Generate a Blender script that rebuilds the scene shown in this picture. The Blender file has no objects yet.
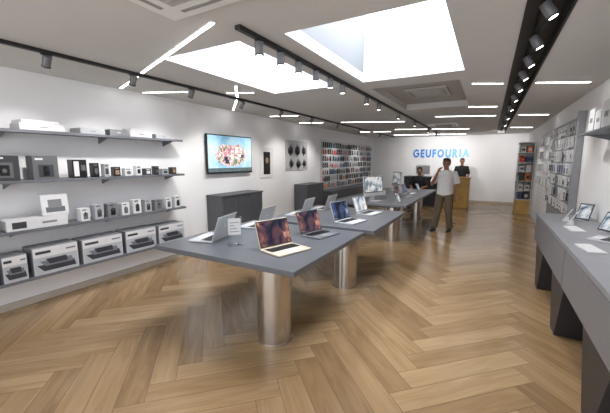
import bpy, math, random, bmesh
from mathutils import Vector, Matrix
random.seed(7)
scene=bpy.context.scene
C=scene.collection
try:
    scene.view_settings.view_transform='Standard'
    scene.view_settings.exposure=0.35
except Exception: pass

# ---------------------------------------------------------------- materials
def lin(c):
    r=[]
    for v in c:
        v=v/255.0
        r.append(v/12.92 if v<=0.04045 else ((v+0.055)/1.055)**2.4)
    return (r[0],r[1],r[2],1.0)
MATS={}
def M(name,col,rough=0.5,metal=0.0,emit=0.0,noise=0.06,scale=8.0,trans=0.0,coat=0.0,bump=0.0):
    if name in MATS: return MATS[name]
    m=bpy.data.materials.new(name); m.use_nodes=True
    nt=m.node_tree; b=nt.nodes['Principled BSDF']
    c=lin(col)
    b.inputs['Roughness'].default_value=rough
    b.inputs['Metallic'].default_value=metal
    b.inputs['Transmission Weight'].default_value=trans
    b.inputs['Coat Weight'].default_value=coat
    if noise>0:
        tc=nt.nodes.new('ShaderNodeTexCoord'); n=nt.nodes.new('ShaderNodeTexNoise')
        n.inputs['Scale'].default_value=scale; n.inputs['Detail'].default_value=3
        r=nt.nodes.new('ShaderNodeValToRGB')
        r.color_ramp.elements[0].position=0.3; r.color_ramp.elements[1].position=0.7
        r.color_ramp.elements[0].color=(c[0]*(1-noise),c[1]*(1-noise),c[2]*(1-noise),1)
        r.color_ramp.elements[1].color=(min(1,c[0]*(1+noise)),min(1,c[1]*(1+noise)),min(1,c[2]*(1+noise)),1)
        nt.links.new(tc.outputs['Object'],n.inputs['Vector']); nt.links.new(n.outputs['Fac'],r.inputs['Fac'])
        nt.links.new(r.outputs['Color'],b.inputs['Base Color'])
        if bump>0:
            bp=nt.nodes.new('ShaderNodeBump'); bp.inputs['Strength'].default_value=bump
            nt.links.new(n.outputs['Fac'],bp.inputs['Height']); nt.links.new(bp.outputs['Normal'],b.inputs['Normal'])
    else:
        b.inputs['Base Color'].default_value=c
    if emit>0:
        b.inputs['Emission Color'].default_value=c
        b.inputs['Emission Strength'].default_value=emit
    MATS[name]=m; return m
def picture_mat(name,cols,scale=4.0,emit=0.9,stretch=(1,1,1)):
    m=bpy.data.materials.new(name); m.use_nodes=True
    nt=m.node_tree; b=nt.nodes['Principled BSDF']
    tc=nt.nodes.new('ShaderNodeTexCoord'); mp=nt.nodes.new('ShaderNodeMapping'); n=nt.nodes.new('ShaderNodeTexNoise')
    mp.inputs['Scale'].default_value=stretch
    n.inputs['Scale'].default_value=scale; n.inputs['Detail'].default_value=4; n.inputs['Distortion'].default_value=0.6
    r=nt.nodes.new('ShaderNodeValToRGB'); cr=r.color_ramp
    while len(cr.elements)<len(cols): cr.elements.new(0.5)
    for i,c in enumerate(cols):
        cr.elements[i].position=0.3+0.4*i/(len(cols)-1); cr.elements[i].color=lin(c)
    nt.links.new(tc.outputs['Object'],mp.inputs['Vector']); nt.links.new(mp.outputs['Vector'],n.inputs['Vector'])
    nt.links.new(n.outputs['Fac'],r.inputs['Fac']); nt.links.new(r.outputs['Color'],b.inputs['Base Color'])
    nt.links.new(r.outputs['Color'],b.inputs['Emission Color']); b.inputs['Emission Strength'].default_value=emit
    b.inputs['Roughness'].default_value=0.15
    return m
wall_m=M('wall_paint',(239,239,241),0.85,noise=0.015,scale=2)
ceil_m=M('ceiling_paint',(203,202,200),0.9,noise=0.02,scale=2)
well_m=M('well_wall_shaded',(112,115,119),0.9,noise=0.02,scale=2)  # left well wall of second skylight, its shade put into the darker colour
wells_m=M('well_wall_half_shaded',(150,152,156),0.9,noise=0.02,scale=2)  # left well wall of first skylight, weaker shade put into the colour
wellf_m=M('well_wall_lit',(200,202,205),0.9,noise=0.02,scale=2)  # other well walls, paler tone standing for the lit sides
recess_m=M('recess_paint',(172,169,165),0.9,noise=0.02)
base_m=M('baseboard_paint',(185,175,163),0.6)
table_m=M('table_laminate',(90,92,97),0.33,noise=0.04)
counter_m=M('counter_laminate',(120,121,126),0.38,noise=0.04)
dark_m=M('dark_laminate',(48,48,53),0.45,noise=0.05)
cab_m=M('cabinet_laminate',(80,82,87),0.5,noise=0.05)
shelf_m=M('shelf_metal',(108,111,118),0.45,0.2)
steel_m=M('brushed_steel',(196,191,186),0.2,0.97,noise=0.04,scale=3)
alu_m=M('aluminium',(205,206,209),0.36,0.4,noise=0.02)
gold_m=M('gold_aluminium',(220,208,188),0.36,0.35,noise=0.02)
sg_m=M('grey_aluminium',(130,132,137),0.35,0.5,noise=0.02)
black_m=M('black_plastic',(18,18,20),0.35,noise=0.1)
blackmat_m=M('black_powder_coat',(34,34,37),0.6,noise=0.05)
spot_m=M('spot_powder_coat',(115,116,120),0.45,0.2,noise=0.05)
white_m=M('white_plastic',(228,228,228),0.4,noise=0.02)
card_m=M('white_card',(210,210,212),0.55,noise=0.03)
greycard_m=M('grey_card',(120,122,126),0.55,noise=0.05)
dcard_m=M('dark_card',(56,58,62),0.55,noise=0.08)
lens_m=M('lamp_lens',(255,248,235),0.3,emit=14,noise=0)
strip_m=M('led_strip',(252,250,248),0.3,emit=10,noise=0)
sky_m=M('skylight_diffuser',(246,249,255),0.5,emit=10.5,noise=0)
glass_m=M('clear_acrylic',(240,245,248),0.03,trans=1.0,noise=0)
wood_m=M('desk_wood',(200,162,86),0.45,noise=0.15,scale=5)
slatw_m=M('slatwall_pale',(222,223,225),0.5,noise=0.03)
slat_m=M('slatwall',(140,142,147),0.5,noise=0.04)
slatg_m=M('slat_groove',(172,174,177),0.6,noise=0.03)
skin_m=M('skin',(150,104,80),0.55,noise=0.06)
hair_m=M('hair',(22,18,16),0.6,noise=0.2,scale=40,bump=0.3)
orange_m=M('orange_print',(220,125,60),0.5); red_m=M('red_print',(195,45,50),0.5)
bluep_m=M('blue_print',(55,90,150),0.5); green_m=M('green_print',(90,135,95),0.5)
pink_m=M('pink_print',(225,150,165),0.5); tan_m=M('tan_print',(165,135,108),0.5)
wp=[picture_mat('wallpaper_mountain',[(12,14,24),(30,30,50),(95,60,60),(190,140,115)],9,0.35),
    picture_mat('wallpaper_night',[(10,12,18),(25,32,50),(60,75,105),(150,145,160)],8,0.35),
    picture_mat('wallpaper_day',[(60,75,95),(130,140,150),(205,205,205),(150,130,115)],8,0.4)]
tvpic_m=picture_mat('tv_picture',[(110,160,195),(140,185,210),(170,205,222),(205,224,234)],2.0,0.45)
tvmix_m=picture_mat('tv_collage',[(60,70,80),(105,145,105),(215,150,160),(225,228,230),(190,150,110),(80,130,150)],16,0.4)

# ---------------------------------------------------------------- mesh builder
class MB:
    def __init__(s): s.bm=bmesh.new(); s.mats=[]
    def mi(s,m):
        if m not in s.mats: s.mats.append(m)
        return s.mats.index(m)
    def merge(s,t,m,smooth=False,mat=None):
        if mat is not None: bmesh.ops.transform(t,matrix=mat,verts=t.verts)
        i=s.mi(m)
        for f in t.faces: f.material_index=i; f.smooth=smooth
        me=bpy.data.meshes.new('t'); t.to_mesh(me); t.free()
        s.bm.from_mesh(me); bpy.data.meshes.remove(me)
    def box(s,x0,x1,y0,y1,z0,z1,m,bev=0.0,mat=None,seg=2):
        t=bmesh.new(); bmesh.ops.create_cube(t,size=1)
        for v in t.verts:
            v.co=Vector((x0+(v.co.x+.5)*(x1-x0),y0+(v.co.y+.5)*(y1-y0),z0+(v.co.z+.5)*(z1-z0)))
        if bev>0: bmesh.ops.bevel(t,geom=t.edges[:],offset=bev,segments=seg,affect='EDGES',profile=0.5)
        s.merge(t,m,mat=mat)
    def cyl(s,c,r,h,m,axis='Z',seg=24,r2=None,bev=0,mat=None,flatcaps=False):
        t=bmesh.new(); bmesh.ops.create_cone(t,cap_ends=True,segments=seg,radius1=r,radius2=r if r2 is None else r2,depth=h)
        if bev>0:
            es=[e for e in t.edges if abs(e.verts[0].co.z-e.verts[1].co.z)<1e-6 and len([f for f in e.link_faces if len(f.verts)>4])]
            bmesh.ops.bevel(t,geom=es,offset=bev,segments=2,affect='EDGES',profile=0.5)
        if flatcaps: bmesh.ops.split_edges(t,edges=[e for e in t.edges if any(len(f.verts)>4 for f in e.link_faces)])
        R=Matrix.Identity(4)
        if axis=='X': R=Matrix.Rotation(math.pi/2,4,'Y')
        if axis=='Y': R=Matrix.Rotation(-math.pi/2,4,'X')
        T=Matrix.Translation(Vector(c))@R
        if mat is not None: T=mat@T
        s.merge(t,m,True,T)
    def sph(s,c,rx,ry,rz,m,seg=20,mat=None):
        t=bmesh.new(); bmesh.ops.create_uvsphere(t,u_segments=seg,v_segments=max(8,seg*2//3),radius=1)
        T=Matrix.Translation(Vector(c))@Matrix.Diagonal((rx,ry,rz,1))
        if mat is not None: T=mat@T
        s.merge(t,m,True,T)
    def prism(s,poly,h0,h1,m,axis='X',bev=0.0):
        t=bmesh.new()
        def P(a,b,h):
            return {'X':(h,a,b),'Y':(a,h,b),'Z':(a,b,h)}[axis]
        v0=[t.verts.new(P(a,b,h0)) for a,b in poly]; v1=[t.verts.new(P(a,b,h1)) for a,b in poly]
        t.faces.new(v0); t.faces.new(v1[::-1])
        n=len(poly)
        for i in range(n): t.faces.new((v0[i],v1[i],v1[(i+1)%n],v0[(i+1)%n]))
        bmesh.ops.recalc_face_normals(t,faces=t.faces)
        if bev>0: bmesh.ops.bevel(t,geom=t.edges[:],offset=bev,segments=2,affect='EDGES',profile=0.5)
        s.merge(t,m)
    def tube(s,pts,rad,m,seg=12,flat=1.0):
        t=bmesh.new(); pts=[Vector(p) for p in pts]; rings=[]
        up=None
        for i,p in enumerate(pts):
            if i==0: d=pts[1]-pts[0]
            elif i==len(pts)-1: d=pts[-1]-pts[-2]
            else: d=(pts[i+1]-pts[i]).normalized()+(pts[i]-pts[i-1]).normalized()
            d.normalize()
            if up is None:
                up=Vector((1,0,0)) if abs(d.x)<0.8 else Vector((0,1,0))
            a=(up-d*up.dot(d)).normalized(); up=a; b=d.cross(a)
            rings.append([t.verts.new(p+a*math.cos(2*math.pi*k/seg)*rad[i]+b*math.sin(2*math.pi*k/seg)*rad[i]*flat) for k in range(seg)])
        for i in range(len(rings)-1):
            for k in range(seg):
                t.faces.new((rings[i][k],rings[i][(k+1)%seg],rings[i+1][(k+1)%seg],rings[i+1][k]))
        t.faces.new(rings[0][::-1]); t.faces.new(rings[-1])
        bmesh.ops.recalc_face_normals(t,faces=t.faces)
        s.merge(t,m,True)
    def loft(s,rings,m,seg=24,power=0.85):
        t=bmesh.new(); R=[]
        for (c,rx,ry) in rings:
            row=[]
            for k in range(seg):
                ca=math.cos(2*math.pi*k/seg); sa=math.sin(2*math.pi*k/seg)
                row.append(t.verts.new((c[0]+math.copysign(abs(ca)**power,ca)*rx,c[1]+math.copysign(abs(sa)**power,sa)*ry,c[2])))
            R.append(row)
        for i in range(len(R)-1):
            for k in range(seg): t.faces.new((R[i][k],R[i][(k+1)%seg],R[i+1][(k+1)%seg],R[i+1][k]))
        t.faces.new(R[0][::-1]); t.faces.new(R[-1])
        bmesh.ops.recalc_face_normals(t,faces=t.faces)
        s.merge(t,m,True)
    def obj(s,name,parent=None,loc=(0,0,0),rot=(0,0,0),label=None,cat=None,group=None,kind=None):
        me=bpy.data.meshes.new(name); s.bm.to_mesh(me); s.bm.free()
        for m in s.mats: me.materials.append(m)
        o=bpy.data.objects.new(name,me); C.objects.link(o)
        o.location=loc; o.rotation_euler=rot
        if parent: o.parent=parent
        tag(o,label,cat,group,kind); return o
    def remesh(s,voxel):
        me=bpy.data.meshes.new('r'); s.bm.to_mesh(me); s.bm.free()
        o=bpy.data.objects.new('r',me); C.objects.link(o)
        md=o.modifiers.new('r','REMESH'); md.mode='VOXEL'; md.voxel_size=voxel; md.use_smooth_shade=True
        sm=o.modifiers.new('s','SMOOTH'); sm.factor=0.5; sm.iterations=3
        dg=bpy.context.evaluated_depsgraph_get(); dg.update()
        m2=bpy.data.meshes.new_from_object(o.evaluated_get(dg))
        bpy.data.objects.remove(o)
        s.bm=bmesh.new(); s.bm.from_mesh(m2)
        for f in s.bm.faces: f.smooth=True; f.material_index=0
        return s
def tag(o,label=None,cat=None,group=None,kind=None):
    if label: o['label']=label
    if cat: o['category']=cat
    if group: o['group']=group
    if kind: o['kind']=kind
def empty(name,loc=(0,0,0),rot=(0,0,0),label=None,cat=None,group=None,parent=None):
    o=bpy.data.objects.new(name,None); C.objects.link(o); o.empty_display_size=0.1
    o.location=loc; o.rotation_euler=rot
    if parent: o.parent=parent
    tag(o,label,cat,group); return o
def clone(o,loc=None,rotz=None,label=None,parent=None):
    n=o.copy(); C.objects.link(n)
    if parent is not None: n.parent=parent
    if loc is not None: n.location=loc
    if rotz is not None: n.rotation_euler=(0,0,rotz)
    if label: n['label']=label
    for c in list(o.children): clone(c,parent=n)
    return n

# ---------------------------------------------------------------- room
XL,XR,YF,YB,H=-4.4,1.15,-2.0,14.0,2.55
GW=.004
def simple(name,*a,m=wall_m,bev=0):
    b=MB(); b.box(*a,m,bev); return b.obj(name,kind='structure',label=None)
simple('wall_left',XL-.1,XL,YF,YB+.1,0,H+.1)
simple('wall_right',XR,XR+.1,YF,YB+.1,0,H+.1)
simple('wall_back',XL,XR,YB,YB+.1,0,H+.1)
simple('baseboard_left',XL,XL+.015,YF,YB,0,.08,m=base_m,bev=.003)
simple('baseboard_back',XL+.015,XR,YB-.015,YB,0,.08,m=base_m,bev=.003)

# floor : herringbone planks in one mesh
def floor():
    W=.18; n=6; L=W*n; g=.0015
    bm=bmesh.new(); uvl=bm.loops.layers.uv.new('UVMap'); cl=bm.loops.layers.float_color.new('plank')
    ca=math.cos(math.pi/4); sa=math.sin(math.pi/4)
    def tr(x,y): return (x*ca-y*sa-1.9, x*sa+y*ca+5.0)
    for j in range(-14,15):
        for k in range(-130,131):
            ox=k*W+j*L; oy=k*W-j*L
            for (x0,x1,y0,y1,hor) in ((ox,ox+L,oy,oy+W,True),(ox,ox+W,oy+W,oy+W+L,False)):
                cx,cy=tr((x0+x1)/2,(y0+y1)/2)
                if not(XL-1.<cx<XR+1. and YF-1.<cy<YB+1.): continue
                pts=[(x0+g,y0+g),(x1-g,y0+g),(x1-g,y1-g),(x0+g,y1-g)]
                f=bm.faces.new([bm.verts.new((*tr(*p),0)) for p in pts])
                r=random.random(); r2=random.random()*50; r3=random.random()*50
                for l,p in zip(f.loops,pts):
                    u,v=((p[0]-x0),(p[1]-y0)) if hor else ((p[1]-y0),(p[0]-x0))
                    l[uvl].uv=(u+r2,v+r3); q_=r*.75+(.25 if hor else 0); l[cl]=(q_,q_,q_,1)
    for co,no in (((XL,0,0),(-1,0,0)),((XR,0,0),(1,0,0)),((0,YF,0),(0,-1,0)),((0,YB,0),(0,1,0))):
        bmesh.ops.bisect_plane(bm,geom=bm.verts[:]+bm.edges[:]+bm.faces[:],plane_co=co,plane_no=no,clear_outer=True)
    for f in bm.faces: f.material_index=0
    vs=[bm.verts.new((x,y,z)) for z in (-.001,-.1) for x,y in ((XL-.1,YF),(XR+.1,YF),(XR+.1,YB+.1),(XL-.1,YB+.1))]
    for q in ((0,1,2,3),(7,6,5,4),(0,4,5,1),(1,5,6,2),(2,6,7,3),(3,7,4,0)):
        f=bm.faces.new([vs[i] for i in q]); f.material_index=1
    me=bpy.data.meshes.new('floor'); bm.to_mesh(me); bm.free()
    m=bpy.data.materials.new('oak_planks'); m.use_nodes=True; nt=m.node_tree; b=nt.nodes['Principled BSDF']
    N=nt.nodes.new; Lk=nt.links.new
    uv=N('ShaderNodeUVMap'); uv.uv_map='UVMap'
    mp=N('ShaderNodeMapping'); mp.inputs['Scale'].default_value=(.9,8,1)
    no=N('ShaderNodeTexNoise'); no.inputs['Scale'].default_value=1.8; no.inputs['Detail'].default_value=5; no.inputs['Distortion'].default_value=1.2
    at=N('ShaderNodeAttribute'); at.attribute_name='plank'
    mx=N('ShaderNodeMath'); mx.operation='MULTIPLY_ADD'; mx.inputs[1].default_value=.5
    m2=N('ShaderNodeMath'); m2.operation='MULTIPLY_ADD'; m2.inputs[1].default_value=.34; m2.inputs[2].default_value=.08
    cr=N('ShaderNodeValToRGB'); e=cr.color_ramp.elements
    e[0].position=.2; e[0].color=lin((124,98,68)); e[1].position=.8; e[1].color=lin((188,160,122))
    x=e.new(.5); x.color=lin((158,129,93))
    Lk(uv.outputs[0],mp.inputs[0]); Lk(mp.outputs[0],no.inputs['Vector'])
    Lk(at.outputs['Fac'],m2.inputs[0]); Lk(no.outputs['Fac'],mx.inputs[0]); Lk(m2.outputs[0],mx.inputs[2])
    Lk(mx.outputs[0],cr.inputs[0]); Lk(cr.outputs[0],b.inputs['Base Color'])
    b.inputs['Roughness'].default_value=.2; b.inputs['Specular IOR Level'].default_value=.75
    bp=N('ShaderNodeBump'); bp.inputs['Strength'].default_value=.03; Lk(no.outputs['Fac'],bp.inputs['Height']); Lk(bp.outputs[0],b.inputs['Normal'])
    me.materials.append(m); me.materials.append(M('subfloor',(70,54,38),.8))
    o=bpy.data.objects.new('floor',me); C.objects.link(o); o['kind']='structure'
floor()

# ceiling with two skylight wells, one recess and a dark lighting channel
S1=(-2.76,-1.82,2.15,4.0); S2=(-1.42,-.3,2.2,3.98); RC=(-1.45,-.38,4.4,6.5); CH=(.14,.38,.5,13.4)
WH=.78
def ceiling():
    holes=(S1,S2,RC,CH)
    xs=sorted({XL-.1,XR+.1}|{h[0] for h in holes}|{h[1] for h in holes}); ys=sorted({YF,YB+.1}|{h[2] for h in holes}|{h[3] for h in holes})
    b=MB()
    def inside(x,y,s): return s[0]<x<s[1] and s[2]<y<s[3]
    for i in range(len(xs)-1):
        for j in range(len(ys)-1):
            x=(xs[i]+xs[i+1])/2; y=(ys[j]+ys[j+1])/2
            if any(inside(x,y,s) for s in holes): continue
            b.box(xs[i],xs[i+1],ys[j],ys[j+1],H,H+.1,ceil_m)
    b.obj('ceiling',kind='structure')
    b=MB()
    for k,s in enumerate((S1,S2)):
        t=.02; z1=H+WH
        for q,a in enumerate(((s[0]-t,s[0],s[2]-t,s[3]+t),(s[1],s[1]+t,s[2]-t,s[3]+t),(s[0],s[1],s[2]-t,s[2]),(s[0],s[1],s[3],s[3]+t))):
            b.box(*a,H+.1,z1,(well_m if k==1 else wells_m) if q==0 else wellf_m)  # left walls take the painted-in shade, the rest the lit tone
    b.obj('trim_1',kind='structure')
    b=MB(); b.box(RC[0]-.03,RC[1]+.03,RC[2]-.03,RC[3]+.03,H+.1,H+.14,recess_m); b.obj('trim_2',kind='structure')
    b=MB(); c=CH; b.box(c[0],c[1],c[2],c[3],H+.09,H+.12,blackmat_m)
    b.box(c[0]-.012,c[0]+.004,c[2],c[3],H-.006,H+.09,blackmat_m); b.box(c[1]-.004,c[1]+.012,c[2],c[3],H-.006,H+.09,blackmat_m)
    b.obj('trim_3',kind='structure')
    for k,s in enumerate((S1,S2)):
        b=MB(); b.box(s[0]-.02,s[1]+.02,s[2]-.02,s[3]+.02,H+WH,H+WH+.02,sky_m); b.obj('window_%d'%(k+1),kind='structure')
ceiling()

# ---------------------------------------------------------------- cassette air conditioner
def cassette(x0,x1,y0,y1,z,label,pm=white_m):
    r=empty('ceiling_air_conditioner',((x0+x1)/2,(y0+y1)/2,z),label=label,cat='air conditioner')
    w=(x1-x0)/2; d=(y1-y0)/2
    b=MB(); b.box(-w,w,-d,d,-.03,0,pm,.01); b.obj('panel',r)
    b=MB()
    b.box(-w*.6,w*.6,-d*.62,d*.62,-.034,-.028,M('grille_frame',(182,181,178),.6))
    for i in range(9): 
        y=-d*.5+i*d/8; b.box(-w*.55,w*.55,y-.012,y+.012,-.038,-.03,M('grille_grey',(170,169,166),.6))
    b.obj('grille',r)
    vm=M('vent_grey',(145,144,142),.6)
    for s in (-1,1):
        b=MB(); b.box(s*w*.8-.015,s*w*.8+.015,-d*.6,d*.6,-.034,-.029,vm,.002); b.obj('vent',r)
        b=MB(); b.box(-w*.6,w*.6,s*d*.8-.015,s*d*.8+.015,-.034,-.029,vm,.002); b.obj('vent',r)
cassette(-1.9,-1.06,.78,1.6,H,'white square cassette air conditioner set flush under the plain ceiling')
cassette(-1.2,-.6,5.1,5.8,H+.1,'grey cassette air conditioner inside the grey ceiling recess',M('unit_grey',(178,176,172),.6))
cassette(-1.5,-.8,9.2,9.9,H,'white cassette air conditioner in the ceiling above the long table')

# ---------------------------------------------------------------- LED strips
def strip(p0,p1):
    p0=Vector((*p0,H-.011)); p1=Vector((*p1,H-.011)); d=p1-p0; L=d.length
    r=empty('linear_ceiling_light',(p0+p1)/2,(0,0,math.atan2(d.y,d.x)),'thin glowing linear LED strip set in the ceiling','ceiling light','linear ceiling lights')
    b=MB(); b.box(-L/2,L/2,-.022,.022,0,.011,white_m,.002); b.obj('housing',r)
    b=MB(); b.box(-L/2+.01,L/2-.01,-.013,.013,-.004,.001,strip_m); b.obj('diffuser',r)
for a,b_ in (((-4.3,2.69),(-3.52,2.41)),((-3.36,2.35),(-1.72,1.77)),((-4.3,3.0),(-3.7,3.27)),((-2.89,3.33),(-3.36,3.9)),((-3.5,4.05),(-4.3,4.86)),
    ((-3.3,3.6),(-2.95,3.78)),((-4.3,7.32),(-3.7,7.5)),((-3.3,7.67),(-1.87,8.27)),((-1.1,7.69),(.05,8.15)),((-.26,4.66),(.08,4.85)),((.42,4.98),(1.0,5.28)),
    ((.45,8.2),(1.0,8.5)),((-2.6,10.2),(-.6,11.1)),((-3.9,10.5),(-2.9,10.9)),((-3.2,12.4),(-.8,13.2)),((-.4,6.6),(.05,6.8)),((-4.2,5.9),(-3.6,6.1)),
    ((.45,11.2),(1.0,11.5))):
    strip(a,b_)

# ---------------------------------------------------------------- tracks and spots
def track(x,y0,y1,w,label,z=H):
    b=MB(); b.box(x-w/2,x+w/2,y0,y1,z-.03,z,blackmat_m,.003)
    b.box(x-w/2+.01,x+w/2-.01,y0+.01,y1-.01,z-.032,z-.029,black_m); return b.obj('track_rail',label=label,cat='lighting track')
track(-3.44,-.5,13.5,.05,'black lighting track on the ceiling alongside the product shelves')
track(-1.62,1.9,12.5,.05,'black lighting track on the ceiling between the two skylights')
track(.26,.55,13.35,.05,'black lighting track inside the dark ceiling channel beside the counter',H+.09)
def spot(x,y,aim,on,energy=30,size=1.5,k=.66,zt=H):
    r=empty('track_spotlight',(x,y,zt-.032),label='grey cylindrical spotlight hanging from the ceiling track',cat='spotlight',group='track spotlights')
    b=MB(); b.box(-.014,.014,-.04,.04,-.01,0,blackmat_m,.002); b.cyl((0,0,-.024),.008,.035,blackmat_m); b.obj('bracket',r)
    c=Vector((0,0,-.055))
    d=(Vector(aim)-Vector((x,y,zt-.032))-c).normalized()
    q=d.to_track_quat('-Z','Y')
    h=MB(); h.cyl((0,0,0),.05*k,.14*k,spot_m,bev=.003); h.cyl((0,0,-.075*k),.054*k,.012*k,blackmat_m)
    for i in range(4): h.cyl((0,0,(.03+.012*i)*k),.053*k,.005*k,spot_m)
    ho=h.obj('housing',r,c); ho.rotation_mode='QUATERNION'; ho.rotation_quaternion=q
    l=MB(); l.cyl((0,0,-.0825*k),.036*k,.003,lens_m); lo=l.obj('lens',r,c); lo.rotation_mode='QUATERNION'; lo.rotation_quaternion=q
    if on:
        L=bpy.data.lights.new('spot_lamp','SPOT'); L.energy=energy; L.spot_size=size; L.spot_blend=.9; L.color=(1,.98,.95); L.shadow_soft_size=.05
        lt=bpy.data.objects.new('spot_lamp',L); C.objects.link(lt); lt.parent=r; lt.location=c+d*.085
        lt.rotation_mode='QUATERNION'; lt.rotation_quaternion=q
for i,y in enumerate((1.5,2.3,3.1,4.1,5.2,6.4,7.8,9.4,11.5)): spot(-3.44,y,(-4.4,y+.1,1.1),True,37)
for i,y in enumerate((2.15,2.45,2.75,3.1,3.45,3.8,4.7,5.3,6.6,8.2,10.2)): spot(-1.62,y,(-1.7,y+.2,.8),i in(6,7,8,9,10),44,2.0)
spot(-1.62,11.8,(-1.9,14,1.6),True,120,1.7)
for i,y in enumerate((2.0,2.7,3.35,3.95,4.55,5.25,6.1,7.2,8.6,10.3)): spot(.26,y,(1.15,y+.1,1.0),i in(0,2,4,6,7,8,9),33,k=.7,zt=H+.09)
spot(.26,11.8,(.0,14,1.5),True,90,1.7,zt=H+.09)

# ---------------------------------------------------------------- tables
ZT=.8
def table(y0,y1,legs,label,x0=-2.74,x1=-1.18,zt=ZT):
    r=empty('display_table',((x0+x1)/2,(y0+y1)/2,0),label=label,cat='table')
    cx,cy=(x0+x1)/2,(y0+y1)/2
    b=MB(); b.box(x0-cx,x1-cx,y0-cy,y1-cy,zt-.045,zt,table_m,.004); b.obj('table_top',r)
    b=MB(); b.box(x0-cx+.12,x1-cx-.12,y0-cy+.12,y1-cy-.12,zt-.075,zt-.045,dark_m,.003); b.obj('under_frame',r)
    for (lx,ly) in legs:
        b=MB(); b.cyl((0,0,(zt-.075)/2),.155,zt-.075,steel_m,seg=64,flatcaps=True); b.cyl((0,0,.004),.16,.008,steel_m,seg=64,flatcaps=True); b.obj('leg',r,(lx-cx,ly-cy,0))
table(1.93,3.45,[(-1.6,2.28)],'dark grey display table on a thick steel column with four laptops')
table(3.56,5.2,[(-1.54,3.78)],'dark grey display table on one steel column next to another table',x0=-2.68,x1=-1.1)
table(5.9,9.6,[(-1.64,6.5),(-1.67,9.2)],'long dark grey display table on two steel columns',x1=-1.25)

# ---------------------------------------------------------------- laptops
def laptop(name_m,wpm,tilt=.33,on=True):
    r=empty('laptop',label='open laptop',cat='laptop',group='laptops on display')
    b=MB(); b.box(0,.215,-.155,.155,.002,.015,name_m,.004)
    for sx in (.02,.195):
        for sy in (-.13,.13): b.cyl((sx,sy,.001),.008,.002,black_m)
    b.obj('base',r)
    b=MB(); b.box(.02,.115,-.135,.135,.0145,.0156,dark_m)
    for i in range(5):
        for j in range(12): b.box(.024+i*.0182,.039+i*.0182,-.132+j*.0222,-.1125+j*.0222,.0155,.0168,black_m)
    b.obj('keyboard',r)
    b=MB(); b.box(.13,.2,-.05,.05,.0148,.0155,greycard_m if name_m is sg_m else white_m); b.obj('trackpad',r)
    b=MB(); b.box(-.006,0,-.155,.155,0,.21,name_m,.0028); lid=b.obj('lid',r,(.003,0,.013),(0,-tilt,0))
    b=MB(); b.box(-.0005,.0006,-.151,.151,.008,.206,black_m); b.obj('bezel',lid)
    b=MB(); b.box(.0004,.001,-.143,.143,.018,.197,wpm if on else black_m); b.obj('display',lid)
    b=MB(); b.sph((-.0062,0,.115),.0006,.015,.017,white_m,12); b.sph((-.0062,.004,.137),.0006,.004,.007,white_m,8); b.obj('lid_emblem',lid)
    return r
protos=[laptop(sg_m,wp[0]),laptop(gold_m,wp[0]),laptop(alu_m,wp[1]),laptop(alu_m,wp[2])]
def put(p,x,y,rz,label,z=ZT,s=1.0,first={}):
    if id(p) in first: n=clone(p)
    else: n=p; first[id(p)]=1
    n.location=(x,y,z); n.rotation_euler=(0,0,rz); n['label']=label; n.scale=(s,s,s); return n
put(protos[1],-1.66,2.42,-.3,'champagne laptop open with sunset mountain wallpaper, facing the aisle',s=1.22)
put(protos[0],-1.66,3.1,-.2,'space-grey laptop open with glowing wallpaper, facing the aisle',s=1.18)
put(protos[2],-1.66,3.98,-.2,'silver laptop open with blue wallpaper, facing the aisle',s=1.22)
put(protos[3],-1.66,4.75,-.15,'silver laptop open with pale wallpaper near the table end',s=1.2)
put(protos[2],-2.35,2.42,math.pi+.25,'silver laptop showing its lid back and emblem near the table corner',s=1.22)
put(protos[2],-2.35,3.15,math.pi+.15,'silver laptop showing its lid back beside the clear sign stand',s=1.2)
put(protos[3],-2.33,4.15,math.pi+.1,'silver laptop showing its lid back on the neighbouring table',s=1.2)
put(protos[2],-2.28,4.85,math.pi,'silver laptop showing its lid back at the neighbouring table end',s=1.15)
put(protos[0],-1.7,7.2,-.1,'space-grey laptop on the long table',s=1.1)
put(protos[2],-1.75,8.1,-.1,'silver laptop on the long table facing the aisle',s=1.1)
put(protos[3],-2.35,7.6,math.pi,'silver laptop showing its lid back on the long table',s=1.1)

# acrylic sign stands
def sign_stand():
    r=empty('sign_stand',label='clear acrylic stand holding a small white price card',cat='sign holder',group='acrylic price stands')
    b=MB(); b.box(-.04,.04,-.055,.055,0,.005,glass_m,.001); b.obj('base',r)
    b=MB(); b.box(-.003,.003,-.055,.055,.005,.17,glass_m,.001); b.obj('holder',r)
    b=MB(); b.box(.0032,.0042,-.045,.045,.06,.16,card_m)
    for k in range(4): b.box(.0042,.0046,-.035,.035-.018*(k%3),.078+.018*k,.082+.018*k,greycard_m)
    b.obj('price_card',r); return r
sg=sign_stand(); sg.location=(-2.08,2.32,ZT); sg.rotation_euler=(0,0,-.7); sg.scale=(1.3,1.3,1.6)
for (x,y) in ((-1.95,2.95),(-2.0,3.8),(-2.0,4.6),(-1.95,6.9),(-1.95,8.4)): 
    n=clone(sg,(x,y,ZT),-.8); n.scale=(1,1,1)
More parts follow.
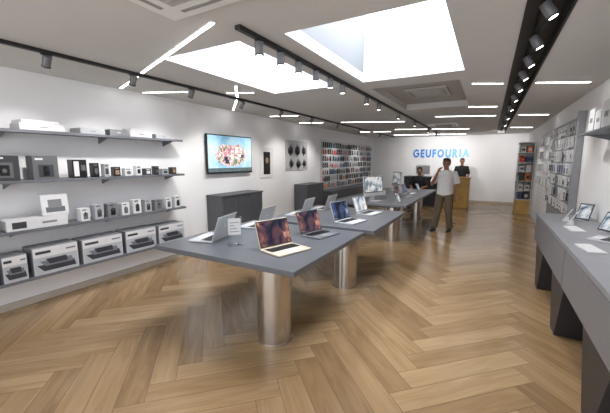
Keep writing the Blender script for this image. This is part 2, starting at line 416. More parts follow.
# all in one computers
def aio(x,y,rz,label,z=ZT,scr=None,s=1):
    r=empty('desktop_computer',(x,y,z),(0,0,rz),label,'computer',None); r.scale=(s,s,s)
    b=MB(); b.box(-.1,.1,-.1,.1,0,.008,alu_m,.003); b.obj('foot',r)
    b=MB(); b.prism([(-.09,.008),(-.082,.008),(-.03,.2),(-.03,.3),(-.038,.3),(-.038,.2)],-.08,.08,alu_m,'Y'); b.obj('stand',r)
    b=MB(); b.box(-.03,-.008,-.3,.3,.1,.5,alu_m,.006); s_=b.obj('screen_housing',r,rot=(0,-.08,0))
    b=MB(); b.box(-.008,-.006,-.295,.295,.17,.495,black_m); b.obj('bezel',s_)
    b=MB(); b.box(-.006,-.005,-.275,.275,.185,.48,scr or wp[2]); b.obj('display',s_)
aio(-1.95,6.3,-.35,'large silver all-in-one computer at the end of the long table')
aio(-2.2,8.9,math.pi+.6,'silver all-in-one computer near the reception end of the long table')
def tablet(w=.17,h=.24,scr=wp[2]):
    r=empty('tablet',label='tablet leaning on a small stand',cat='tablet',group='tablets on stands')
    b=MB(); b.prism([(-.09,0),(.03,0),(.03,.006),(-.02,.012),(-.03,.1),(-.04,.1),(-.05,.012),(-.09,.006)],-.04,.04,alu_m,'Y'); b.obj('stand',r)
    b=MB(); b.box(-.004,.004,-w/2,w/2,0,h,dcard_m,.003); s_=b.obj('body',r,(.02,0,.012),(0,-.45,0))
    b=MB(); b.box(.0035,.0045,-w/2+.014,w/2-.014,.02,h-.02,scr); b.obj('display',s_); return r
tb=tablet(); tb.location=(1.0,4.9,.9); tb.rotation_euler=(0,0,math.pi+.9); tb['label']='dark-framed tablet on a stand near the end of the counter'
tb.scale=(.85,.85,.85)
for (x,y,z,rz) in ((1.04,4.2,.9,math.pi+.5),(-1.6,9.0,ZT,-.3),(-1.45,6.2,ZT,-.3)): clone(tb,(x,y,z),rz,'dark-framed tablet leaning on a small metal stand')

# ---------------------------------------------------------------- left wall shelves
for z in (1.91,1.40,.89,.38):
    r=empty('wall_shelf',(XL,1.4,z),label='grey metal wall shelf carrying boxed gadgets',cat='shelf',group='grey wall shelves')
    b=MB(); b.box(0,.3,-2.4,2.08,-.022,0,shelf_m,.003); b.box(.296,.302,-2.4,2.08,-.03,.0,shelf_m,.001); b.obj('board',r)
    for y in (-2.2,-1.2,0,1.0,1.95):
        b=MB(); b.prism([(0,-.1),(0,-.022),(.26,-.022)],y-.003,y+.003,shelf_m,'Y'); b.obj('bracket',r)

def carton(name,x,y0,y1,z,h,d,base,decals,label,cat='box',group=None,lean=0,bev=.003):
    w=y1-y0
    r=empty(name,(x,(y0+y1)/2,z),(0,lean,random.uniform(-.03,.03)),label,cat,group)
    b=MB(); b.box(-d,0,-w/2,w/2,0,h,base,bev); b.obj('carton',r)
    if decals:
        b=MB()
        for n_,(a0,a1,b0,b1,m,sh) in enumerate(decals):
            ya,yb=-w/2+a0*w,-w/2+a1*w; za,zb=b0*h,b1*h
            if sh=='r': b.box(-.0005,.0008+.0002*n_,ya,yb,za,zb,m)
            elif sh=='s':
                k=(yb-ya)*.16
                b.prism([(ya+k,za),(yb,za),(yb-k*.3,zb),(ya,zb)],-.0005,.0008+.0002*n_,m,'X')
            else: b.sph((0,(ya+yb)/2,(za+zb)/2),.0016+.0002*n_,(yb-ya)/2,(zb-za)/2,m,16)
        b.obj('print',r)
    return r
XF=-4.12
slate_m=M('slate_card',(96,98,102),.55); midg_m=M('silver_card',(165,168,172),.55)
for i,(a,b_,h,m) in enumerate(((1.0,1.3,.07,card_m),(1.5,1.9,.07,card_m),(2.06,2.34,.065,midg_m),(2.4,2.62,.075,greycard_m),(2.66,2.98,.08,card_m),(3.04,3.3,.06,midg_m))):
    carton('device_box',XF,a,b_,1.91,h,.23,m,[(.4,.6,.44,.56,greycard_m if m is not greycard_m else card_m,'r')],{id(card_m):'white',id(midg_m):'silver grey',id(greycard_m):'mid grey'}[id(m)]+' device box lying flat on the top wall shelf','box','boxes on the top wall shelf')
carton('device_box',XF-.01,1.52,1.86,1.98,.035,.22,card_m,None,'thin white device box stacked on a flat white box','box','boxes on the top wall shelf')
carton('device_box',XF-.01,2.68,2.9,1.99,.03,.2,card_m,None,'thin white device box stacked on a flat white box','box','boxes on the top wall shelf')
carton('speaker_box',XF,1.22,1.46,1.40,.25,.15,dcard_m,[(.12,.5,.86,.93,card_m,'r'),(.22,.78,.12,.72,slate_m,'r'),(.34,.66,.2,.62,black_m,'r'),(.4,.6,.3,.5,slate_m,'o')],'dark grey speaker box with a printed speaker picture','box','boxed audio on the second shelf')
carton('speaker_box',XF,1.57,1.8,1.40,.25,.15,slate_m,[(.2,.8,.1,.62,dcard_m,'r'),(.1,.4,.82,.9,card_m,'r'),(.38,.62,.14,.55,black_m,'r')],'slate grey speaker box with dark printed picture','box','boxed audio on the second shelf')
carton('camera_box',XF,1.94,2.09,1.40,.21,.12,black_m,[(.1,.45,.1,.9,card_m,'r'),(.6,.9,.4,.7,slate_m,'r')],'black and white camera box standing upright','box','boxed audio on the second shelf')
y=2.16; pals=[(black_m,slate_m),(dcard_m,card_m),(card_m,black_m),(card_m,slate_m),(black_m,tan_m),(midg_m,dcard_m)]
nm={id(black_m):'black',id(dcard_m):'dark grey',id(card_m):'white',id(midg_m):'silver grey'}
for i in range(9):
    w=(.07,.06,.08,.1,.07,.09,.06,.1,.08)[i]; h=(.17,.16,.12,.1,.13,.09,.12,.08,.1)[i]; m,p=pals[(i*5)%6]
    carton('gadget_box',XF,y,y+w,1.40,h,.08,m,[(.2,.8,.2,.65,p,'o' if i%3==0 else 'r'),(.15,.7,.8,.9,p,'r')],nm[id(m)]+' small gadget box on the second wall shelf','box','small gadget boxes'); y+=w+.06
carton('laptop_box',XF,1.3,1.84,.89,.11,.2,card_m,[(.08,.3,.2,.8,dcard_m,'r'),(.55,.8,.4,.6,greycard_m,'r')],'long white laptop box lying on the third shelf')
carton('product_board',XF-.03,1.62,1.88,1.003,.23,.012,alu_m,[(.04,.96,.05,.95,card_m,'r'),(.15,.85,.15,.4,slate_m,'r'),(.25,.75,.36,.75,greycard_m,'r')],'silver framed product board leaning above a white box','display board',None,-.15)
carton('laptop_box',XF,1.0,1.22,.89,.13,.2,card_m,[(.2,.8,.3,.7,dcard_m,'r')],'white accessory box at the shelf end')
y=1.98
for i in range(9):
    w=(.1,.1,.12,.1,.11,.1,.12,.1,.11)[i]; h=(.15,.18,.17,.16,.19,.17,.15,.16,.17)[i]
    carton('headphone_box',XF,y,y+w,.89,h,.1,(card_m,midg_m,greycard_m,card_m)[i%4],[(.25,.75,.15,.62,(slate_m,dcard_m,black_m)[i%3],'r'),(.34,.66,.4,.72,(dcard_m,slate_m)[i%2],'o'),(.15,.6,.84,.92,slate_m if i%4==1 else dcard_m,'r')],'upright pale box with dark product picture on the third shelf','box','upright product boxes on the third shelf'); y+=w+.058
side_m=M('carton_side',(130,132,137),.6); pg=M('print_mid_grey',(112,116,124),.5); pd=M('print_dark_grey',(50,53,60),.5); pl=M('print_light_grey',(172,176,182),.5)
for i,(a,b_,h) in enumerate(((.85,1.17,.3),(1.22,1.42,.27),(1.47,1.9,.3),(1.95,2.43,.29),(2.48,2.92,.29),(2.97,3.42,.28))):
    dec=[(.01,.99,.02,.98,card_m,'r'),(.02,.98,.03,.64,pl,'r'),(.07,.93,.12,.36,pd,'s'),(.13,.87,.3,.5,pg,'s'),(.26,.74,.36,.56,pd,'s'),(.06,.38,.76,.86,pd,'r'),(.72,.94,.78,.84,pg,'r')]
    carton('appliance_box',XF+.02,a,b_,.38,h,.24,side_m,dec,'large grey and white retail box printed with a dark flat gadget','box','large boxes on the bottom shelf')

# ---------------------------------------------------------------- TV
r=empty('television',(XL,4.8,1.36),label='flat black television on the wall showing a blue picture',cat='television')
b=MB(); b.box(.0,.03,-.2,.2,.2,.5,blackmat_m); b.obj('wall_bracket',r)
b=MB(); b.box(.03,.075,-.62,.62,0,.71,black_m,.006); b.obj('frame',r)
b=MB(); b.box(.0745,.077,-.6,.6,.03,.69,tvpic_m)
def sc(n,c,e,s=14): return M(n,c,.3,emit=e,noise=.4,scale=s)
b.box(.0765,.0772,-.6,.6,.03,.1,sc('scr_ground',(95,110,115),.3))
b.sph((.0772,0,.33),.0008,.42,.2,tvmix_m,32); b.sph((.0773,-.2,.42),.0009,.16,.12,tvmix_m,24); b.sph((.0773,.2,.4),.0009,.18,.15,tvmix_m,24)
pc=[sc('scr_pink',(200,130,150),.4,25),sc('scr_green',(105,145,105),.35,25),sc('scr_dark',(55,58,75),.3,25),sc('scr_white',(222,228,232),.5,25)]
rr=random.Random(3)
for i in range(12):
    yc=rr.uniform(-.32,.34); zc=.33+rr.uniform(-.12,.14); w_=rr.uniform(.02,.05); h_=rr.uniform(.02,.06); m=pc[i%4]
    b.box(.0776,.0784+.00003*i,yc-w_,yc+w_,zc-h_,zc+h_,m)
b.obj('display',r)
r=empty('wall_poster',(XL,6.02,1.22),label='white poster with a black phone picture on the wall',cat='poster')
b=MB(); b.box(0,.025,-.24,.24,0,.66,white_m,.002); b.obj('panel',r)
b=MB(); b.box(.0245,.027,-.13,.12,.07,.57,black_m,.001); b.sph((.027,.0,.38),.002,.06,.07,tan_m,12); b.obj('print',r)
r=empty('accessory_display',(XL+.0015,7.35,1.35),label='pale wall display with dark round watch-like accessories',cat='display panel')
b=MB(); b.box(0,.02,-.55,.55,0,.75,M('panel_grey',(190,191,193),.5),.003); b.obj('back_panel',r)
for (yy,zz,R_) in ((-.34,.5,.1),(-.0,.5,.11),(.33,.5,.09),(-.3,.17,.08),(.05,.16,.09),(.36,.17,.07)):
    b=MB(); b.cyl((.035,yy,zz),R_,.03,dcard_m,'X',28); b.cyl((.052,yy,zz),R_*.75,.006,black_m,'X',28); b.box(.02,.03,yy-.025,yy+.025,zz-R_-.04,zz+R_+.04,slate_m,.004); b.obj('accessory',r)
def cabinet(y0,y1,label):
    r=empty('low_cabinet',(XL+.02,(y0+y1)/2,0),label=label,cat='cabinet'); w=(y1-y0)/2
    b=MB(); b.box(0,.38,-w,w,.06,.96,cab_m,.004); b.box(.03,.35,-w+.03,w-.03,0,.06,black_m); b.obj('body',r)
    b=MB(); b.box(0,.4,-w-.01,w+.01,.96,.99,cab_m,.004); b.obj('cabinet_top',r)
    n=3
    for i in range(n):
        a=-w+.01+i*(2*w-.02)/n; c=a+(2*w-.02)/n-.006
        b=MB(); b.box(.38,.392,a,c,.07,.95,cab_m,.002); d=b.obj('door',r)
        b=MB(); b.box(.392,.4,c-.05,c-.04,.75,.9,shelf_m,.002); b.obj('handle',d)
cabinet(4.18,5.32,'mid grey low cabinet standing beneath the television')
cabinet(7.2,8.15,'mid grey low cabinet beneath the accessory display')

# ---------------------------------------------------------------- pegboards with hanging packs (front +x local)
def pack(kind,c,p):
    b=MB()
    b.cyl((.04,0,0),.003,.08,alu_m,'X',8)
    if kind=='case':
        b.box(.03,.036,-.045,.045,-.155,.012,c,.002); b.box(.036,.046,-.034,.034,-.145,-.025,p,.004); b.cyl((.047,-.018,-.04),.007,.003,black_m,'X',10)
    elif kind=='cable':
        b.box(.03,.035,-.04,.04,-.155,.012,c,.002); b.cyl((.043,0,-.085),.03,.014,p,'X',16); b.cyl((.045,0,-.085),.016,.016,c,'X',12)
    elif kind=='bud':
        b.box(.03,.05,-.035,.035,-.14,.012,c,.003); b.sph((.05,-.015,-.08),.006,.012,.02,p,10); b.sph((.05,.015,-.08),.006,.012,.02,p,10); b.box(.049,.0515,-.025,.02,-.03,-.018,p)
    elif kind=='big':
        b.box(.02,.065,-.06,.06,-.17,.012,c,.004); b.box(.064,.0665,-.045,.045,-.15,-.06,p,.001); b.box(.064,.0665,-.045,.01,-.035,-.02,p)
    else:
        b.box(.025,.06,-.03,.03,-.155,.012,c,.004); b.box(.059,.0615,-.02,.02,-.14,-.07,p); b.box(.059,.0615,-.02,.01,-.04,-.028,p)
    return b
variants=[('case',card_m,black_m,'white'),('case',card_m,pink_m,'white and pink'),('case',black_m,bluep_m,'black and blue'),('case',card_m,tan_m,'white and tan'),('cable',card_m,dcard_m,'white'),('cable',black_m,red_m,'black and red'),
 ('bud',card_m,black_m,'white'),('bud',black_m,card_m,'black'),('box',card_m,orange_m,'white and orange'),('box',dcard_m,card_m,'dark grey'),('case',dcard_m,green_m,'dark grey and green'),('box',red_m,card_m,'red'),('case',card_m,greycard_m,'white and grey'),('case',black_m,dcard_m,'black'),('box',card_m,greycard_m,'white'),('case',card_m,red_m,'white and red'),('case',card_m,bluep_m,'white and blue'),
 ('big',card_m,greycard_m,'large white'),('big',card_m,slate_m,'wide white'),('case',card_m,orange_m,'white and orange'),('big',card_m,midg_m,'plain white')]
VM=[]
for k,c,p,t in variants:
    o=pack(k,c,p).obj('tmp'); VM.append((o.data,{'case':'phone_case_pack','cable':'cable_pack','bud':'earphone_pack','box':'charger_pack','big':'adapter_pack'}[k],t)); bpy.data.objects.remove(o)
def hang(x,y,z,rz,i,group,where):
    me,nm,t=VM[i]; o=bpy.data.objects.new(nm,me); C.objects.link(o); o.location=(x,y,z); o.rotation_euler=(0,0,rz)
    tag(o,t+' '+nm.replace('_',' ')+' hanging on '+where,'accessory pack',group)
def slatwall(x0,x1,y0,y1,z0,z1,label,mm,gm):
    b=MB(); b.box(x0,x1,y0,y1,z0,z1,mm,.003)
    z=max(z0,.5)+.1
    xf=x1 if x1<0 else x0
    while z<z1-.02:
        b.box(xf-.001,xf+.001,y0+.01,y1-.01,z,z+.008,gm); z+=.1
    return b.obj('slatwall_panel',label=label,cat='display panel')
slatwall(XL+GW,XL+.024,8.7,13.4,.72,2.22,'long pale slotted panel covered with hanging accessory packs',slatw_m,slatg_m)
pr=random.Random(11)
for j in range(7):
    yy=8.82
    while yy<13.3:
        i=pr.choice((13,0,7,13,0,9,16,1,3,15,19,2,6,15,13,7)); run=pr.randint(1,3)
        for q in range(run):
            if yy<13.3: hang(XL+.024,yy,2.14-j*.205,0,i,'accessory packs on the long wall panel','the long panel')
            yy+=.14 if yy<11 else .18
        if pr.random()<.3: yy+=.08
b=MB(); b.box(XL+.02,XL+.4,8.7,13.4,0,.7,cab_m,.004); 
for k in range(5): b.box(XL+.399,XL+.402,8.7+.94*k-.003,8.7+.94*k+.003,.05,.68,black_m)
b.obj('base_cabinet',label='long dark base cabinet under the accessory panel',cat='cabinet')
slatwall(XR-.024,XR-GW,6.15,8.6,0,2.25,'mid grey slotted accessory panel on the wall past the counter',slat_m,M('slat_groove_dark',(110,112,116),.6))
for j in range(7):
    yy=6.26
    rowset=((17,0,6,4),(14,0,17,13),(6,4,20,12),(18,0,16),(17,4,14),(20,13,12),(0,14,6))[j]
    while yy<8.55:
        i=random.choice(rowset)
        if random.random()<.93: hang(XR-.024,yy,2.17-j*.21,math.pi,i,'accessory packs on the panel past the counter','the short panel')
        yy+=.17+random.random()*.04
slatwall(XR-.024,XR-GW,8.75,10.4,0,2.25,'white slotted panel with few packs past the grey panel',slatw_m,slatg_m)
for j in range(4):
    for k in range(4):
        if random.random()<.8: hang(XR-.024,8.95+k*.38,2.1-j*.3,math.pi,random.choice((20,17,14)),'accessory packs on the white panel','the white panel')
b=MB(); b.box(1.06,XR-GW,6.06,6.14,0,2.3,M('fin_grey',(150,152,156),.5),.004); b.obj('panel_divider',label='tall grey divider fin at the end of the accessory panel',cat='partition')

# right wall shelf with boxes
r=empty('wall_shelf',(XR,3.4,1.9),label='grey wall shelf over the counter with white boxes',cat='shelf')
b=MB(); b.box(-.28,0,-1.4,1.5,-.022,0,shelf_m,.003); b.obj('board',r)
for y in (-1.2,0,1.3):
    b=MB(); b.prism([(0,-.1),(0,-.022),(-.26,-.022)],y-.003,y+.003,shelf_m,'Y'); b.obj('bracket',r)
y=2.5
for i in range(8):
    w=(.28,.2,.3,.22,.2,.24,.2,.2)[i]; h=(.2,.28,.16,.24,.2,.26,.2,.24)[i]
    if y+w>4.88: break
    o=carton('device_box',XR-.24,y,y+w,1.9,h,.22,card_m,[(.25,.75,.4,.6,greycard_m,'r')],'white device box standing on the shelf above the counter','box','boxes on the shelf above the counter')
    o.location.x=XR-.24; o.rotation_euler=(0,0,math.pi); y+=w+.05

# ---------------------------------------------------------------- right counter
cy=3.5
r=empty('display_counter',(.886,cy,0),label='long grey display counter with slanted dark legs along the wall',cat='counter')
b=MB(); b.box(-.285,.26,1.4-cy,5.35-cy,.86,.9,M('counter_top_laminate',(138,139,144),.35),.004); b.obj('counter_top',r)
b=MB(); b.box(-.275,.26,1.41-cy,5.34-cy,.53,.86,counter_m,.003); b.obj('body',r)
for i in range(2):
    a=1.43+i*1.96; bb=a+1.94
    b=MB(); b.box(-.284,-.275,a-cy,bb-cy,.535,.855,counter_m,.002); d=b.obj('drawer',r)
for yc in (2.42,3.68,4.93):
    b=MB(); b.prism([(yc-.1-cy,0),(yc+.1-cy,0),(yc+.3-cy,.53),(yc-.32-cy,.53)],-.265,.24,dark_m,'X',.003); b.obj('leg',r)
put(protos[3],1.02,3.72,2.6,'silver laptop open on the counter',z=.9,s=.85)
def keyboard(x,y,rz):
    r=empty('computer_keyboard',(x,y,.9),(0,0,rz),'slim white keyboard lying on the counter','keyboard','keyboards on the counter')
    b=MB(); b.prism([(-.06,0),(.06,0),(.06,.012),(-.06,.006)],-.14,.14,alu_m,'Y',.001); b.obj('body',r)
    b=MB()
    for i in range(5):
        for j in range(13): b.box(-.052+i*.021,-.034+i*.021,-.134+j*.0208,-.116+j*.0208,.0075+i*.0011,.0115+i*.0011,white_m)
    b.obj('keys',r)
keyboard(.8,4.2,.1); keyboard(.74,3.3,.15)
def phone(x,y,z,rz):
    r=empty('smartphone',(x,y,z),(0,0,rz),'white smartphone propped on a small block stand','phone','phones on the counter')
    b=MB(); b.prism([(-.03,0),(.03,0),(.03,.01),(-.01,.05),(-.02,.05)],-.025,.025,white_m,'Y',.001); b.obj('stand',r)
    b=MB(); b.box(-.004,.004,-.035,.035,0,.145,white_m,.002); s_=b.obj('body',r,(.018,0,.018),(0,-.5,0))
    b=MB(); b.box(.0036,.0045,-.031,.031,.015,.13,wp[1]); b.obj('display',s_)
for y in (4.75,4.5,2.9): phone(.82,y,.9,math.pi-.3)

# ---------------------------------------------------------------- back of shop
cu=bpy.data.curves.new('t','FONT'); cu.size=.41; cu.extrude=.012; cu.offset=.02
sign=empty('wall_sign',(-1.73,YB-.013,1.74),(math.pi/2,0,0),'blue raised shop name lettering on the white end wall','sign')
word='GEUFOURIA'; widths=[]; meshes=[]
lm=[M('sign_blue_%d'%i,(30+14*i,115+10*i,200+5*i),.5,emit=.08+.025*i,noise=0.02) for i in range(9)]
for n_,ch in enumerate(word):
    if n_==0:
        b=MB(); t=bmesh.new(); seg=40; R0,R1,hh=.165,.095,.012; cxx,cyy=.15,.145
        rows=[]
        for q in range(seg):
            a=math.radians(35+ (325)*q/(seg-1)); rows.append([t.verts.new((cxx+rr_*math.cos(a),cyy+rr_*math.sin(a),zz)) for rr_,zz in ((R0,hh),(R1,hh),(R1,-hh),(R0,-hh))])
        for q in range(seg-1):
            for w_ in range(4): t.faces.new((rows[q][w_],rows[q][(w_+1)%4],rows[q+1][(w_+1)%4],rows[q+1][w_]))
        t.faces.new(rows[0]); t.faces.new(rows[-1][::-1]); bmesh.ops.recalc_face_normals(t,faces=t.faces)
        b.merge(t,lm[0]); b.box(cxx,cxx+R0,cyy-.033,cyy+.03,-hh,hh,lm[0])
        o=b.obj('tmp'); me=o.data.copy(); me.materials.clear(); bpy.data.objects.remove(o)
    else:
        cu.body=ch; to=bpy.data.objects.new('t',cu); C.objects.link(to)
        dg=bpy.context.evaluated_depsgraph_get(); dg.update()
        me=bpy.data.meshes.new_from_object(to.evaluated_get(dg)); bpy.data.objects.remove(to)
    xs=[v.co.x for v in me.vertices]; x0=min(xs); 
    for v in me.vertices: v.co.x-=x0
    widths.append(max(xs)-x0); meshes.append(me); me.materials.clear(); me.materials.append(lm[n_])
tot=2.06; gap=.05; k=(tot-gap*8)/sum(widths); x=-tot/2
for me,wd in zip(meshes,widths):
    for v in me.vertices: v.co.x*=k
    o=bpy.data.objects.new('letter',me); C.objects.link(o); o.parent=sign; o.location=(x,0,0); x+=wd*k+gap
r=empty('reception_counter',(-1.0,12.5,0),label='yellow-gold wood reception counter standing before the end wall',cat='counter')
b=MB(); b.box(-.45,.45,-.3,.3,0,.99,wood_m,.004); b.obj('body',r)
b=MB(); b.box(-.48,.48,-.34,.34,.99,1.03,wood_m,.004); b.obj('counter_top',r)
b=MB(); 
for i in range(3): b.box(-.44+i*.295,-.155+i*.295,-.31,-.298,.05,.96,wood_m,.003)
b.obj('front_panel',r)
r=empty('reception_counter',(-2.1,12.5,0),label='dark grey reception counter section with a computer on it',cat='counter')
b=MB(); b.box(-.6,.6,-.3,.3,0,.99,dark_m,.004); b.obj('body',r)
b=MB(); b.box(-.61,.61,-.34,.34,.99,1.03,cab_m,.004); b.obj('counter_top',r)
aio(-2.1,12.5,math.pi/2,'computer facing the staff side of the reception counter',z=1.03,s=.8)
# shelf unit, open towards the shop
r=empty('shelf_cabinet',(.76,11.7,0),label='narrow open shelf unit with wooden base full of packs',cat='shelf unit')
b=MB(); b.box(0,.38,.78,.8,0,2.15,white_m,.002); b.box(.36,.38,0,.78,0,2.15,white_m); b.box(0,.38,0,.8,2.12,2.15,white_m); b.obj('frame',r)
b=MB(); b.box(0,.36,0,.78,0,.42,wood_m,.004); b.obj('plinth',r)
for k_ in range(6):
    b=MB(); b.box(0,.36,.0,.78,.42+.28*k_,.437+.28*k_,white_m,.002); b.obj('shelf_board',r)
cols=[red_m,card_m,black_m,card_m,bluep_m,card_m,dcard_m,black_m,card_m,orange_m]
for k_ in range(6):
    for i in range(4):
        for q in range(2):
            h=random.uniform(.14,.22)
            o=carton('retail_box',0,0,.13,0,h,.12,random.choice(cols),[(.2,.8,.3,.7,random.choice(cols),'r')],'small retail box in the narrow open shelf unit','box','boxes in the narrow shelf unit')
            o.location=(.76+.09+q*.165,11.73+i*.19,.4375+.28*k_); o.rotation_euler=(0,0,-math.pi/2)

# ---------------------------------------------------------------- people (local facing -Y)
def hand(mb,w,d,n,side,curl=.35,sc=1.0):
    w=Vector(w); d=Vector(d).normalized(); n=Vector(n); n=(n-d*n.dot(d)).normalized(); s=d.cross(n)*side
    mb.tube([w,w+d*.03*sc,w+d*.085*sc],[.024,.036,.036],skin_m,10,.5)
    for k,(off,l) in enumerate(((.028,.068),(.010,.076),(-.009,.07),(-.027,.055))):
        p=w+d*.08*sc+s*off; pts=[p]; a=0
        for q in range(3):
            a+=curl; dd=d*math.cos(a)+n*math.sin(a); p=p+dd*l/3*1.1; pts.append(p)
        mb.tube(pts,[.0095,.009,.0085,.007],skin_m,8)
    p=w+d*.02+s*.03; mb.tube([p,p+(d*.6+s*.8+n*.3).normalized()*.03,p+(d*.9+s*.5+n*.4).normalized()*.062],[.012,.010,.008],skin_m,8)
def person(loc,rz,J,shirt,trouser,shoe,label,long_sleeve=False,hs=1.0,wd=1.0):
    r=empty('person',loc,(0,0,rz),label,'person'); r.scale=(hs*wd,hs*wd,hs)
    dz=J.get('dz',0); z=lambda v:v+dz
    tors=[((0,0,z(.84)),.12,.09),((0,0,z(.9)),.16,.105),((0,0,z(.98)),.155,.11),((0,0,z(1.08)),.15,.112),((0,0,z(1.2)),.162,.115),((0,0,z(1.32)),.178,.115),((0,.005,z(1.41)),.168,.09),((0,.01,z(1.455)),.1,.06),((0,.01,z(1.48)),.055,.05)]
    b=MB(); b.loft(tors,skin_m)
    b.tube([(0,.012,z(1.44)),(0,.005,z(1.52)),(0,0,z(1.58))],[.058,.052,.052],skin_m,14)
    hc=Vector((0,-.01,z(1.64)))
    b.sph(hc+Vector((0,.012,.02)),.076,.095,.095,skin_m); b.sph(hc+Vector((0,-.018,-.035)),.06,.07,.075,skin_m)
    b.tube([hc+Vector((0,-.085,.015)),hc+Vector((0,-.107,-.02)),hc+Vector((0,-.085,-.028))],[.008,.014,.01],skin_m,8)
    b.tube([hc+Vector((-.02,-.083,-.055)),hc+Vector((0,-.09,-.055)),hc+Vector((.02,-.083,-.055))],[.006,.009,.006],skin_m,8)
    for sx in(-1,1):
        b.sph(hc+Vector((sx*.078,.01,0)),.012,.02,.032,skin_m,10)
        sh=Vector((sx*.18,.005,z(1.4))); el=Vector(J['el'][sx]); wr=Vector(J['wr'][sx]); el.z+=dz; wr.z+=dz
        b.tube([Vector((sx*.12,.005,z(1.41))),sh,(sh+el)/2,el,(el*.6+wr*.4),wr],[.05,.055,.048,.04,.038,.027],skin_m,12)
        hand(b,wr,J['hd'][sx],J['hn'][sx],J.get('ts',{1:1,-1:-1})[sx])
        hp=Vector((sx*.09,0,z(.9))); kn=Vector(J['kn'][sx]); an=Vector(J['an'][sx])
        b.tube([hp,(hp+kn)/2,kn,kn*.6+an*.4,an],[.08,.068,.05,.05,.036],skin_m,14)
        b.tube([an,an+Vector((0,0,-.05))],[.036,.034],skin_m,10)
    b.remesh(.0075); b.mats=[skin_m]; b.obj('body',r)
    b=MB(); b.loft([(c,rx+.018,ry+.018) for c,rx,ry in tors[0:7]]+[((0,.008,z(1.455)),.115,.075),((0,.01,z(1.478)),.07,.062)],shirt)
    for sx in(-1,1):
        sh=Vector((sx*.18,.005,z(1.4))); el=Vector(J['el'][sx]); wr=Vector(J['wr'][sx]); el.z+=dz; wr.z+=dz
        if long_sleeve: b.tube([Vector((sx*.12,.005,z(1.4))),sh,(sh+el)/2,el,el*.5+wr*.5,wr*.95+el*.05],[.06,.069,.06,.052,.046,.036],shirt,14)
        else: b.tube([Vector((sx*.12,.005,z(1.4))),sh,(sh+el)/2,sh*.15+el*.85],[.062,.073,.069,.066],shirt,14)
    b.remesh(.008); b.mats=[shirt]; b.obj('shirt',r)
    b=MB(); b.loft([((0,0,z(.82)),.15,.105),((0,0,z(.9)),.178,.122),((0,0,z(.97)),.17,.122)],trouser)
    for sx in(-1,1):
        hp=Vector((sx*.09,0,z(.9))); kn=Vector(J['kn'][sx]); an=Vector(J['an'][sx])
        b.tube([hp,(hp+kn)/2,kn,kn*.5+an*.5,an+Vector((0,0,-.01))],[.098,.093,.077,.074,.07],trouser,16)
    b.remesh(.008); b.mats=[trouser]; b.obj('trousers',r)
    for sx in(-1,1):
        an=Vector(J['an'][sx]); b=MB(); g=an.z-.085
        b.loft([((an.x,an.y-.07,g),.044,.135),((an.x,an.y-.07,g+.022),.045,.137),((an.x,an.y-.06,g+.045),.042,.12),((an.x,an.y-.02,g+.075),.038,.07),((an.x,an.y,g+.1),.036,.042)],shoe,20,1.0); b.obj('shoe',r)
        b=MB(); b.sph(hc+Vector((sx*.03,-.083,.012)),.011,.008,.007,white_m,10); b.sph(hc+Vector((sx*.03,-.0885,.012)),.005,.004,.005,black_m,8); b.obj('eye',r)
        b=MB(); b.tube([hc+Vector((sx*.014,-.089,.03)),hc+Vector((sx*.03,-.09,.035)),hc+Vector((sx*.048,-.078,.03))],[.004,.005,.003],hair_m,6); b.obj('eyebrow',r)
    b=MB(); b.sph(hc+Vector((0,.025,.035)),.084,.095,.09,hair_m); b.sph(hc+Vector((0,-.03,.085)),.062,.055,.035,hair_m)
    b.sph(hc+Vector((0,.045,-.01)),.078,.07,.07,hair_m); b.remesh(.008); b.mats=[hair_m]; b.obj('hair',r)
    return r
grey_shirt=M('pale_grey_cotton',(222,223,226),.85,noise=.05,scale=20)
olive_trouser=M('khaki_cotton',(104,94,78),.85,noise=.1,scale=20)
dark_trouser=M('charcoal_cotton',(44,44,48),.85,noise=.1,scale=20)
black_shirt=M('black_cotton',(26,26,30),.85,noise=.1,scale=20)
shoe_m=M('dark_shoe',(30,28,27),.5)
Jm=dict(el={-1:(-.25,-.13,1.13),1:(.25,.05,1.12)},wr={-1:(-.1,-.2,1.43),1:(.25,-.04,.87)},hd={-1:(.4,.1,.9),1:(.02,-.15,-1)},hn={-1:(.4,.9,-.1),1:(-1,0,0)},
   kn={-1:(-.12,-.05,.49),1:(.11,-.02,.49)},an={-1:(-.17,-.08,.085),1:(.13,.07,.085)})
person((-.84,7.95,0),-.25,Jm,grey_shirt,olive_trouser,shoe_m,'man in pale t-shirt and khaki trousers, hand raised to face',wd=1.08,hs=.94)
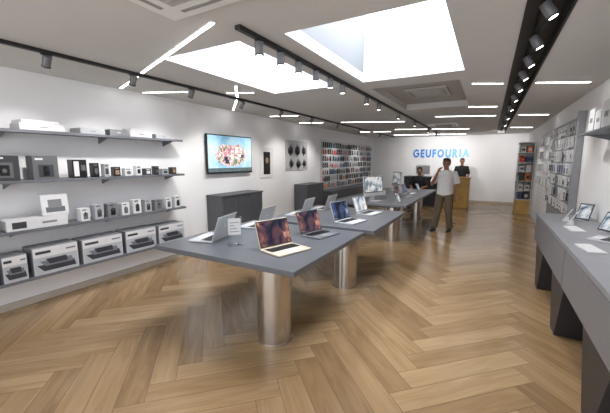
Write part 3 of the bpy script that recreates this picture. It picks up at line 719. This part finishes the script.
Js=dict(el={-1:(-.25,.0,1.12),1:(.25,.0,1.12)},wr={-1:(-.16,-.2,1.02),1:(.16,-.2,1.02)},hd={-1:(.3,-1,-.1),1:(-.3,-1,-.1)},hn={-1:(0,0,-1),1:(0,0,-1)},
   kn={-1:(-.1,-.02,.49),1:(.1,-.02,.49)},an={-1:(-.12,.02,.085),1:(.12,.02,.085)})
person((-.88,13.3,0),.15,Js,black_shirt,dark_trouser,shoe_m,'staff member in black shirt standing behind the reception counter',hs=.96)
Jt=dict(dz=-.32,el={-1:(-.26,-.05,1.14),1:(.26,-.05,1.14)},wr={-1:(-.15,-.27,1.1),1:(.15,-.27,1.1)},hd={-1:(.2,-1,-.1),1:(-.2,-1,-.1)},hn={-1:(0,0,-1),1:(0,0,-1)},
   kn={-1:(-.13,-.42,.56),1:(.13,-.42,.56)},an={-1:(-.12,-.4,.13),1:(.12,-.4,.13)})
person((-1.95,11.0,-.045),-.1,Jt,black_shirt,dark_trouser,shoe_m,'staff member in black sitting on a stool between table and counter')
r=empty('stool',(-1.95,11.03,0),label='round black stool under the seated person',cat='stool')
b=MB(); b.cyl((0,0,.41),.17,.04,black_m,bev=.01); b.obj('seat',r)
b=MB(); b.cyl((0,0,.2),.025,.39,steel_m); b.obj('post',r)
b=MB(); b.cyl((0,0,.012),.19,.024,steel_m,bev=.006); b.obj('base',r)

# ---------------------------------------------------------------- world + camera
w=bpy.data.worlds.new('world'); scene.world=w; w.use_nodes=True
bg=w.node_tree.nodes['Background']; bg.inputs[0].default_value=(.95,.97,1,1); bg.inputs[1].default_value=2.4
cam=bpy.data.cameras.new('camera'); cam.sensor_width=36; cam.lens=325/610*36; cam.clip_start=.05
co=bpy.data.objects.new('camera',cam); C.objects.link(co); scene.camera=co
th=math.radians(29.4); p=math.radians(8.06)
F=Vector((-math.sin(th)*math.cos(p),math.cos(th)*math.cos(p),-math.sin(p)))
co.location=(0,0,1.6); co.rotation_mode='QUATERNION'; co.rotation_quaternion=F.to_track_quat('-Z','Y')
